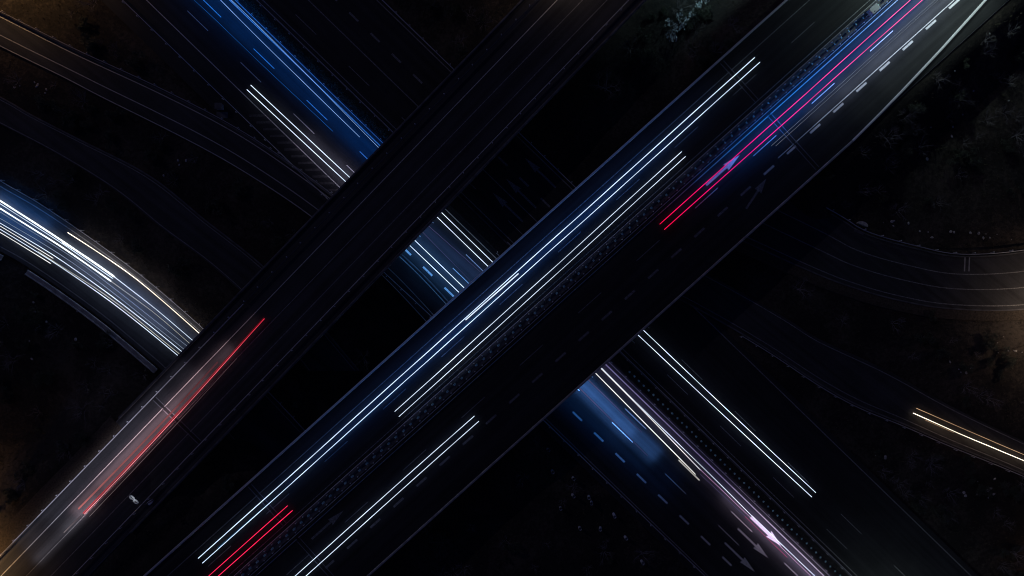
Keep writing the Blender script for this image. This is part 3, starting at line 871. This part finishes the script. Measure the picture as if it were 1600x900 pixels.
bm = bmesh.new(); box_bm(bm, -.9, -.7, .55, .75, .7, .5, Matrix.Rotation(.7, 4, 'Z')); bm_obj('control_box', bm, M_TUBE, t, .03)
bm = bmesh.new(); box_bm(bm, -.55, -.35, .45, .5, .5, .7, Matrix.Rotation(.7, 4, 'Z')); bm_obj('meter_box', bm, M_TUBE, t, .03)

# small control cabinet at the nose of the motorway exit
c = at(345, 168, 0); c.z = ground_height(c.x, c.y)
t = thing('control_cabinet', 'small grey cabinet between the upper left road and the motorway', 'cabinet', c)
bm = bmesh.new(); box_bm(bm, 0, 0, .8, 1.3, 1.1, 1.6); bm_obj('body', bm, M_CONC, t, .03)
bm = bmesh.new(); box_bm(bm, 0, 0, 1.68, 1.5, 1.3, .12); bm_obj('roof', bm, M_CONC_D, t, .02)
bm = bmesh.new(); box_bm(bm, .3, -1.6, .1, 2.4, 1.3, .3); bm_obj('plinth', bm, M_CONC_D, t, .02)
# culvert headwall above the bending road
c = at(1346, 352, 0); c.z = ground_height(c.x, c.y)
t = thing('culvert_headwall', 'short pale curved concrete headwall just above the bending road', 'culvert', c)
V = []; F = []
prof = []
for k in range(9):
    a = math.pi * k / 8
    prof.append((math.cos(a) * 1.15, math.sin(a) * .75))
bm = bmesh.new(); vs = []
for (x, y) in prof:
    vs.append((bm.verts.new((x, y, .9)), bm.verts.new((x, y, -.6))))
for a, b in zip(vs, vs[1:]): bm.faces.new((a[0], b[0], b[1], a[1]))
bm.faces.new([q[0] for q in vs]); bm.faces.new([q[1] for q in reversed(vs)]); bm.faces.new((vs[-1][0], vs[0][0], vs[0][1], vs[-1][1]))
bmesh.ops.recalc_face_normals(bm, faces=bm.faces)
h = bm_obj('headwall', bm, M_STONE, t, .03); h.rotation_euler.z = R(-22)
bm = bmesh.new(); box_bm(bm, 0, -1.6, .1, 2.2, .5, .5); h2 = bm_obj('apron', bm, M_CONC_D, t, .03); h2.rotation_euler.z = R(-22)

# ------------------------------------------------------------------ street lamps just outside the picture whose warm light reaches in, and one added only for a bush
def street_lamp(px, py, z0, aim, h, power, label, col=(1.0, 0.58, 0.24), cone=150, blend=0.7):
    b = at(px, py, 0); b.z = z0
    t = thing('street_lamp', label, 'street lamp', b, 'street lamps along the outer roads')
    d = Vector((aim[0], aim[1], 0)).normalized()
    bm = bmesh.new(); cyl_bm(bm, (0, 0, -.5), (0, 0, h), .12, .07, 10); bm_obj('pole', bm, M_STEEL, t, smooth=True)
    bm = bmesh.new(); cyl_bm(bm, (0, 0, h - .05), tuple(d * 1.8 + Vector((0, 0, h + .25))), .06, .05, 8); bm_obj('arm', bm, M_STEEL, t)
    hd = d * 2.1 + Vector((0, 0, h + .27))
    bm = bmesh.new(); box_bm(bm, 0, 0, 0, .85, .32, .16); o = bm_obj('lamp_head', bm, M_STEEL, t, .04)
    o.location = hd; o.rotation_euler.z = math.atan2(d.y, d.x)
    bm = bmesh.new(); box_bm(bm, 0, 0, -.095, .6, .24, .03); l = bm_obj('lens', bm, glow('sodium_lens', col, 8), o)
    ld = bpy.data.lights.new('lamp_light', 'SPOT'); ld.energy = power; ld.color = col; ld.spot_size = R(cone); ld.spot_blend = blend; ld.shadow_soft_size = .15
    lo = bpy.data.objects.new('lamp_light', ld); C.objects.link(lo); lo.parent = t
    lo.location = hd + Vector((0, 0, -.16))
LP = 900
street_lamp(20, -70, .2, (1, -.6), 12, LP * 7, 'street lamp beyond the upper left corner', cone=165)
street_lamp(-40, 872, 6.7, (1, .3), 8, LP * 8, 'street lamp beyond the lower left corner', cone=160)
street_lamp(1680, 500, .2, (-1, .2), 11, LP * 6, 'street lamp beyond the right edge by the bending road', (1.0, .74, .56), cone=165)
street_lamp(1680, 880, .2, (-1, .4), 9, LP * 0.8, 'street lamp beyond the lower right corner', cone=160)
street_lamp(880, -75, 6.8, (0, -1), 9, LP * 2.0, 'street lamp on the left bridge beyond the top edge', (1.0, .75, .55), cone=160)
street_lamp(1432, -62, 7.0, (-.7, -.7), 10, LP * 10, 'street lamp on the wide bridge median beyond the top edge', (.74, 1.0, .95), cone=168, blend=.3)
street_lamp(1398, 990, 0.1, (-.7, .7), 9, LP * 2.2, 'street lamp on the motorway median beyond the bottom edge', (.80, .98, 1.0), cone=168, blend=.3)

street_lamp(1078, -62, .2, (-.2, -1), 7, LP * 2.0, 'added cool white lamp for the bush between the bridges, unseen beyond the top edge', (.55, .88, 1.0), cone=165, blend=.3)  # invented lamp, put out of view to brighten the bush

# ------------------------------------------------------------------ plants
def twig_mesh(seed, height, spread, depth=4, n0=5, thick=.09):
    r = random.Random(seed); V = []; F = []
    def seg(p, q, a, b):
        d = (q - p).normalized()
        s = d.cross(Vector((.3, .5, .8))).normalized(); u = d.cross(s); i = len(V)
        for (c, rad) in ((p, a), (q, b)):
            for k in range(3):
                th = 2 * math.pi * k / 3
                V.append(c + (s * math.cos(th) + u * math.sin(th)) * rad)
        for k in range(3):
            F.append((i + k, i + (k + 1) % 3, i + 3 + (k + 1) % 3, i + 3 + k))
    def grow(p, d, ln, rad, lev):
        q = p
        for s in range(2):
            d = (d + Vector((r.gauss(0, .16), r.gauss(0, .16), r.gauss(.05, .1)))).normalized()
            q2 = q + d * ln / 2; seg(q, q2, rad, rad * .72); q = q2; rad *= .72
            if lev < depth and s == 0 and lev > 0: grow(q, (d + Vector((r.gauss(0, .6), r.gauss(0, .6), r.gauss(.1, .3)))).normalized(), ln * .62, rad * .7, lev + 1)
        if lev < depth:
            for k in range(r.choice((2, 3, 3))):
                dd = (d + Vector((r.gauss(0, .5), r.gauss(0, .5), r.gauss(.05, .3)))).normalized()
                grow(q, dd, ln * r.uniform(.55, .8), rad * .75, lev + 1)
    for k in range(n0):
        a = 2 * math.pi * k / n0 + r.uniform(-.4, .4)
        d = Vector((math.cos(a) * spread, math.sin(a) * spread, 1)).normalized()
        grow(Vector((math.cos(a) * .12, math.sin(a) * .12, -.1)), d, height * .36 * r.uniform(.8, 1.2), thick, 1)
    return V, F

def leaf_mesh(seed, rad, hgt, n, size):
    r = random.Random(seed); V = []; F = []
    clumps = [(Vector((r.gauss(0, rad * .42), r.gauss(0, rad * .42), hgt * r.uniform(.25, .85))), rad * r.uniform(.22, .42)) for _ in range(9)]
    for _ in range(n):
        c, cr = r.choice(clumps)
        p = c + Vector((r.gauss(0, 1), r.gauss(0, 1), r.gauss(0, .8))) * cr * .55
        if p.z < .1: p.z = r.uniform(.1, .4)
        a = Vector((r.gauss(0, 1), r.gauss(0, 1), r.gauss(0, .6))).normalized(); b = a.cross(Vector((r.gauss(0, 1), r.gauss(0, 1), r.gauss(0, 1)))).normalized()
        s = size * r.uniform(.6, 1.4); i = len(V)
        V.extend([p - a * s, p + b * s * .45, p + a * s, p - b * s * .45]); F.append((i, i + 1, i + 2, i + 3))
    return V, F

TW = [mesh_of('branches', *twig_mesh(s, 3.2, sp, 4, n, .05), M_BARK) for s, sp, n in ((1, .6, 5), (2, .8, 6), (3, .5, 4), (4, .9, 6))]
LF = [mesh_of('foliage', *leaf_mesh(s, 1.6, 2.0, 1500, .12), M_LEAF) for s in (11, 12, 13)]
ST = [mesh_of('stem', *twig_mesh(20 + s, 1.6, .5, 2, 4, .05), M_BARK) for s in range(3)]
def trunk_mesh(seed, h):
    bm = bmesh.new(); r = random.Random(seed); p = Vector((0, 0, -.3)); rad = .16
    for k in range(4):
        q = p + Vector((r.uniform(-.08, .08), r.uniform(-.08, .08), h / 4 + .08)); cyl_bm(bm, p, q, rad, rad * .82, 8); p = q - Vector((0, 0, .02)); rad *= .82
    me = bpy.data.meshes.new('trunk'); bm.to_mesh(me); bm.free(); me.materials.append(M_BARK); return me
TRK = trunk_mesh(5, 2.0)
CRN = [mesh_of('crown', *twig_mesh(30 + s, 5.5, .75, 5, 5, .07), M_BARK) for s in range(2)]

def near_road(p):
    for nm, l, r_, z, cen, hw in ROADS:
        for c_, q in zip(cen, hw):
            if math.hypot(p.x - c_.x, p.y - c_.y) < q + 1.6: return True
    u, v = WAY.uv(p.x, p.y)
    if -232 < v < 98: return True
    u, v = MAIN.uv(p.x, p.y)
    if -58 < v < 196: return True
    u, v = LEFT.uv(p.x, p.y)
    if -100 < v < 62: return True
    return False

def bare_tree(px, py, sc, label, group=None):
    p = at(px, py, 0); p.z = ground_height(p.x, p.y)
    t = thing('bare_tree', label, 'tree', p, group); t.scale = (sc,) * 3; t.rotation_euler.z = rnd.uniform(0, 6.28)
    link('trunk', TRK, None, t)
    c = link('crown', rnd.choice(CRN), None, t); c.location.z = 1.75
    return t
def shrub(px, py, sc, label, group, leafy):
    p = at(px, py, 0)
    if near_road(p): return None
    p.z = ground_height(p.x, p.y) - .05
    t = thing('leafy_shrub' if leafy else 'bare_shrub', label, 'shrub', p, group); t.scale = (sc * rnd.uniform(.85, 1.15), sc * rnd.uniform(.85, 1.15), sc * rnd.uniform(.8, 1.1)); t.rotation_euler.z = rnd.uniform(0, 6.28)
    if leafy:
        link('foliage', rnd.choice(LF), None, t); link('stem', rnd.choice(ST), None, t)
    else:
        link('branches', rnd.choice(TW), None, t)
    return t

bare_tree(945, 142, 1.05, 'bare feathery tree standing between the bridges near the top')
bare_tree(1246, 452, .8, 'bare tree beside the left end of the bending road')
bare_tree(1578, 862, .9, 'bare tree in the lower right corner')
bare_tree(1580, 215, .9, 'bare tree at the right edge above the bending road')
bare_tree(1002, 862, .8, 'bare tree below the motorway edge at bottom centre')
bare_tree(570, 560, .8, 'bare tree in the dark gap between the two bridges')

zones = [((1260, 60, 1600, 330), 34, 'dark bare shrub on the slope at upper right', 'shrubs on the upper right slope', .35),
         ((1230, 480, 1600, 640), 16, 'bare shrub between the two roads at right', 'shrubs between the right roads', .3),
         ((1300, 700, 1600, 900), 30, 'dim shrub in the scrub at lower right', 'shrubs in the lower right scrub', .4),
         ((640, 660, 1080, 900), 26, 'dark shrub below the wide bridge at bottom centre', 'shrubs at bottom centre', .3),
         ((0, 440, 230, 800), 28, 'dark shrub left of the slip road bridge', 'shrubs at lower left', .5),
         ((60, 130, 460, 420), 30, 'dark shrub between the roads at upper left', 'shrubs at upper left', .5),
         ((0, 60, 260, 330), 18, 'shrub catching warm light near the upper left corner', 'shrubs near the upper left corner', .5),
         ((640, 0, 760, 110), 10, 'dark shrub beside the motorway at the top', 'shrubs at the top', .5),
         ((980, 0, 1150, 110), 12, 'dark shrub between the bridges at the top', 'shrubs between the bridges', .6),
         ((330, 480, 700, 760), 18, 'dark shrub in the gap between the bridges', 'shrubs in the gap', .5),
         ((100, 0, 240, 100), 8, 'low shrub on the lit bank at the top left', 'shrubs on the top left bank', .5)]
for (x0, y0, x1, y1), n, lab, g, leafy in zones:
    for k in range(int(n * 2.1)):
        lf = rnd.random() < leafy
        shrub(rnd.uniform(x0, x1), rnd.uniform(y0, y1), rnd.uniform(.5, 1.35), lab.replace('shrub', 'leafy shrub' if lf and 'bare' not in lab else 'shrub') if not (lf and 'bare' in lab) else lab.replace('bare', 'leafy'), g + (' (leafy)' if lf else ''), lf)

# low hedge on the motorway median at the top
t = thing('median_hedge', 'low leafy hedge on the motorway median, lit blue along one side', 'hedge', WAY.pt(-520, -69))
V = []; F = []; r = random.Random(77)
u = -760
hv, hf = [], []
while u < -228:
    c = WAY.pt(u, -68.5 + r.uniform(-2, 2)) - Vector(t.location)
    rr_ = r.uniform(.55, .95)
    for k in range(70):
        p = c + Vector((r.gauss(0, .5), r.gauss(0, .5), 0)) * rr_ + Vector((0, 0, .15 + abs(r.gauss(.5, .35))))
        a = Vector((r.gauss(0, 1), r.gauss(0, 1), r.gauss(0, .7))).normalized(); b = a.cross(Vector((r.gauss(0, 1), r.gauss(0, 1), r.gauss(0, 1)))).normalized()
        s = r.uniform(.07, .2); i = len(hv)
        hv.extend([p - a * s, p + b * s * .5, p + a * s, p - b * s * .5]); hf.append((i, i + 1, i + 2, i + 3))
    u += r.uniform(4, 8)
M_HEDGE = plain('hedge_leaves', (0.10, 0.13, 0.08), 0.6, 0, 0.5, 2)
fo = link('foliage', mesh_of('foliage', hv, hf, M_HEDGE), None, t)
bm = bmesh.new()
for k in range(60):
    p = WAY.pt(-755 + k * 8.8, -68.5 + r.uniform(-2, 2)) - Vector(t.location)
    cyl_bm(bm, (p.x, p.y, 0), (p.x + r.uniform(-.1, .1), p.y + r.uniform(-.1, .1), .8), .03, .02, 4)
bm_obj('stems', bm, M_BARK, t)

# glossy-leaved bush, its light put into the leaf colour, at the top between the bridges
def lit_bush(pxs, label):
    p0 = at(*pxs[0], 0); p0.z = ground_height(p0.x, p0.y)
    t = thing('lit_bush', label, 'bush', p0); r = random.Random(5); V = []; F = []
    for (x, y) in pxs:
        c = at(x, y, 1.0); c.z = ground_height(c.x, c.y)
        for k in range(26):
            p = c + Vector((r.gauss(0, .45), r.gauss(0, .45), .4 + abs(r.gauss(.8, .5)))) - p0
            a = Vector((r.gauss(0, 1), r.gauss(0, 1), r.gauss(0, .5))).normalized(); b = a.cross(Vector((r.gauss(0, .5), r.gauss(0, .5), 1))).normalized()
            s = r.uniform(.14, .34); i = len(V)
            V.extend([p - a * s, p + b * s * .5, p + a * s * 1.1, p - b * s * .5]); F.append((i, i + 1, i + 2, i + 3))
    link('foliage', mesh_of('foliage', V, F, M_LEAFP), None, t)
    bm = bmesh.new()
    for (x, y) in pxs:
        c = at(x, y, 0); c.z = ground_height(c.x, c.y); c -= p0
        for k in range(3): cyl_bm(bm, c, c + Vector((r.gauss(0, .3), r.gauss(0, .3), 1.2)), .04, .02, 5)
    bm_obj('stems', bm, M_BARK, t)
lit_bush([(1046, 56), (1056, 46), (1064, 40), (1052, 60), (1072, 33), (1044, 36), (1061, 25), (1080, 22), (1092, 10), (1100, 2)], 'straggling bush with glossy leaves lightened as if lit between the bridges at the top')

# white plastic guards round young trees below the motorway
for k, (x, y) in enumerate(((856, 704), (863, 738), (895, 775), (896, 749), (921, 778), (960, 806), (939, 827), (978, 842), (1004, 880), (876, 795), (906, 826), (925, 787))):
    p = at(x, y, 1.2); q = at(x, y, 0); p.z = ground_height(p.x, p.y)
    t = thing('tree_guard', 'white plastic tube round a young tree below the motorway edge', 'tree guard', p, 'tree guards at bottom centre')
    s = rnd.uniform(1.0, 1.5)
    bm = bmesh.new()
    bmesh.ops.create_cone(bm, cap_ends=False, segments=10, radius1=.3, radius2=.34, depth=1.3 * s, matrix=Matrix.Translation((0, 0, .62 * s)))
    me_o = bm_obj('tube', bm, M_TUBE, t, smooth=True)
    tw = link('sapling', ST[k % 3], None, t); tw.scale = (.5, .5, 1.0); tw.location.z = .3
    t.rotation_euler = (rnd.uniform(-.12, .12), rnd.uniform(-.12, .12), rnd.uniform(0, 6))

# pale stones lying about the lit banks
STN = []
for s in range(4):
    bm = bmesh.new(); bmesh.ops.create_icosphere(bm, subdivisions=2, radius=.5)
    for v in bm.verts:
        v.co *= 1 + .35 * noise.noise(v.co * 1.7 + Vector((s * 7, 0, 0))); v.co.z *= .6
    me = bpy.data.meshes.new('stone'); bm.to_mesh(me); bm.free(); me.materials.append(M_STONE); STN.append(me)
spots = []
for (x0, y0, x1, y1, n, lab) in ((1380, 345, 1460, 362, 7, 'pale stone on the bank above the bending road'), (1440, 362, 1590, 376, 12, 'pale stone on the bank above the bending road'),
                          (1555, 525, 1600, 552, 7, 'warm lit stone near the right edge below the bend'), (1475, 560, 1520, 590, 6, 'warm lit stone near the right edge below the bend'),
                          (1505, 742, 1560, 778, 9, 'warm lit stone in the lower right scrub'), (1360, 710, 1385, 718, 3, 'warm lit stone in the lower right scrub'),
                          (20, 125, 78, 156, 9, 'pale stone below the upper left road'), (30, 470, 130, 570, 9, 'pale stone on the slope left of the slip road'),
                          (1440, 60, 1580, 260, 12, 'small pale stone on the upper right slope'), (500, 0, 760, 30, 0, ''), (255, 250, 300, 285, 6, 'stone beside the upper left road')):
    for k in range(n):
        p = at(rnd.uniform(x0, x1), rnd.uniform(y0, y1), 0)
        if near_road(p): continue
        p.z = ground_height(p.x, p.y) + .05
        o = link('stone', rnd.choice(STN)); o.location = p; s = rnd.uniform(.22, .75); o.scale = (s, s * rnd.uniform(.45, 1), s * .8); o.rotation_euler.z = rnd.uniform(0, 6)
        tag(o, lab, 'stone', 'stones: ' + lab)

# rough grass over the banks
r = random.Random(3); V = []; F = []
cnt = 0
for k in range(30000):
    x, y = r.uniform(-118, 118), r.uniform(-72, 72)
    if noise.noise(Vector((x * .07, y * .07, 3))) < r.uniform(-.5, .35): continue
    p = Vector((x, y, 0))
    if near_road(p): continue
    p.z = ground_height(x, y)
    for b_ in range(4):
        a = r.uniform(0, 6.28); hgt = r.uniform(.2, .7); ln = r.uniform(.1, .45)
        d = Vector((math.cos(a), math.sin(a), 0)); n = Vector((-d.y, d.x, 0)) * .05
        i = len(V); V.extend([p + n, p - n, p + d * ln + Vector((0, 0, hgt))]); F.append((i, i + 1, i + 2))
    cnt += 1
go = link('rough_grass', mesh_of('rough_grass', V, F, M_GRASS))
tag(go, 'tufts of rough dry grass over the banks between the roads', 'grass', None, 'stuff')
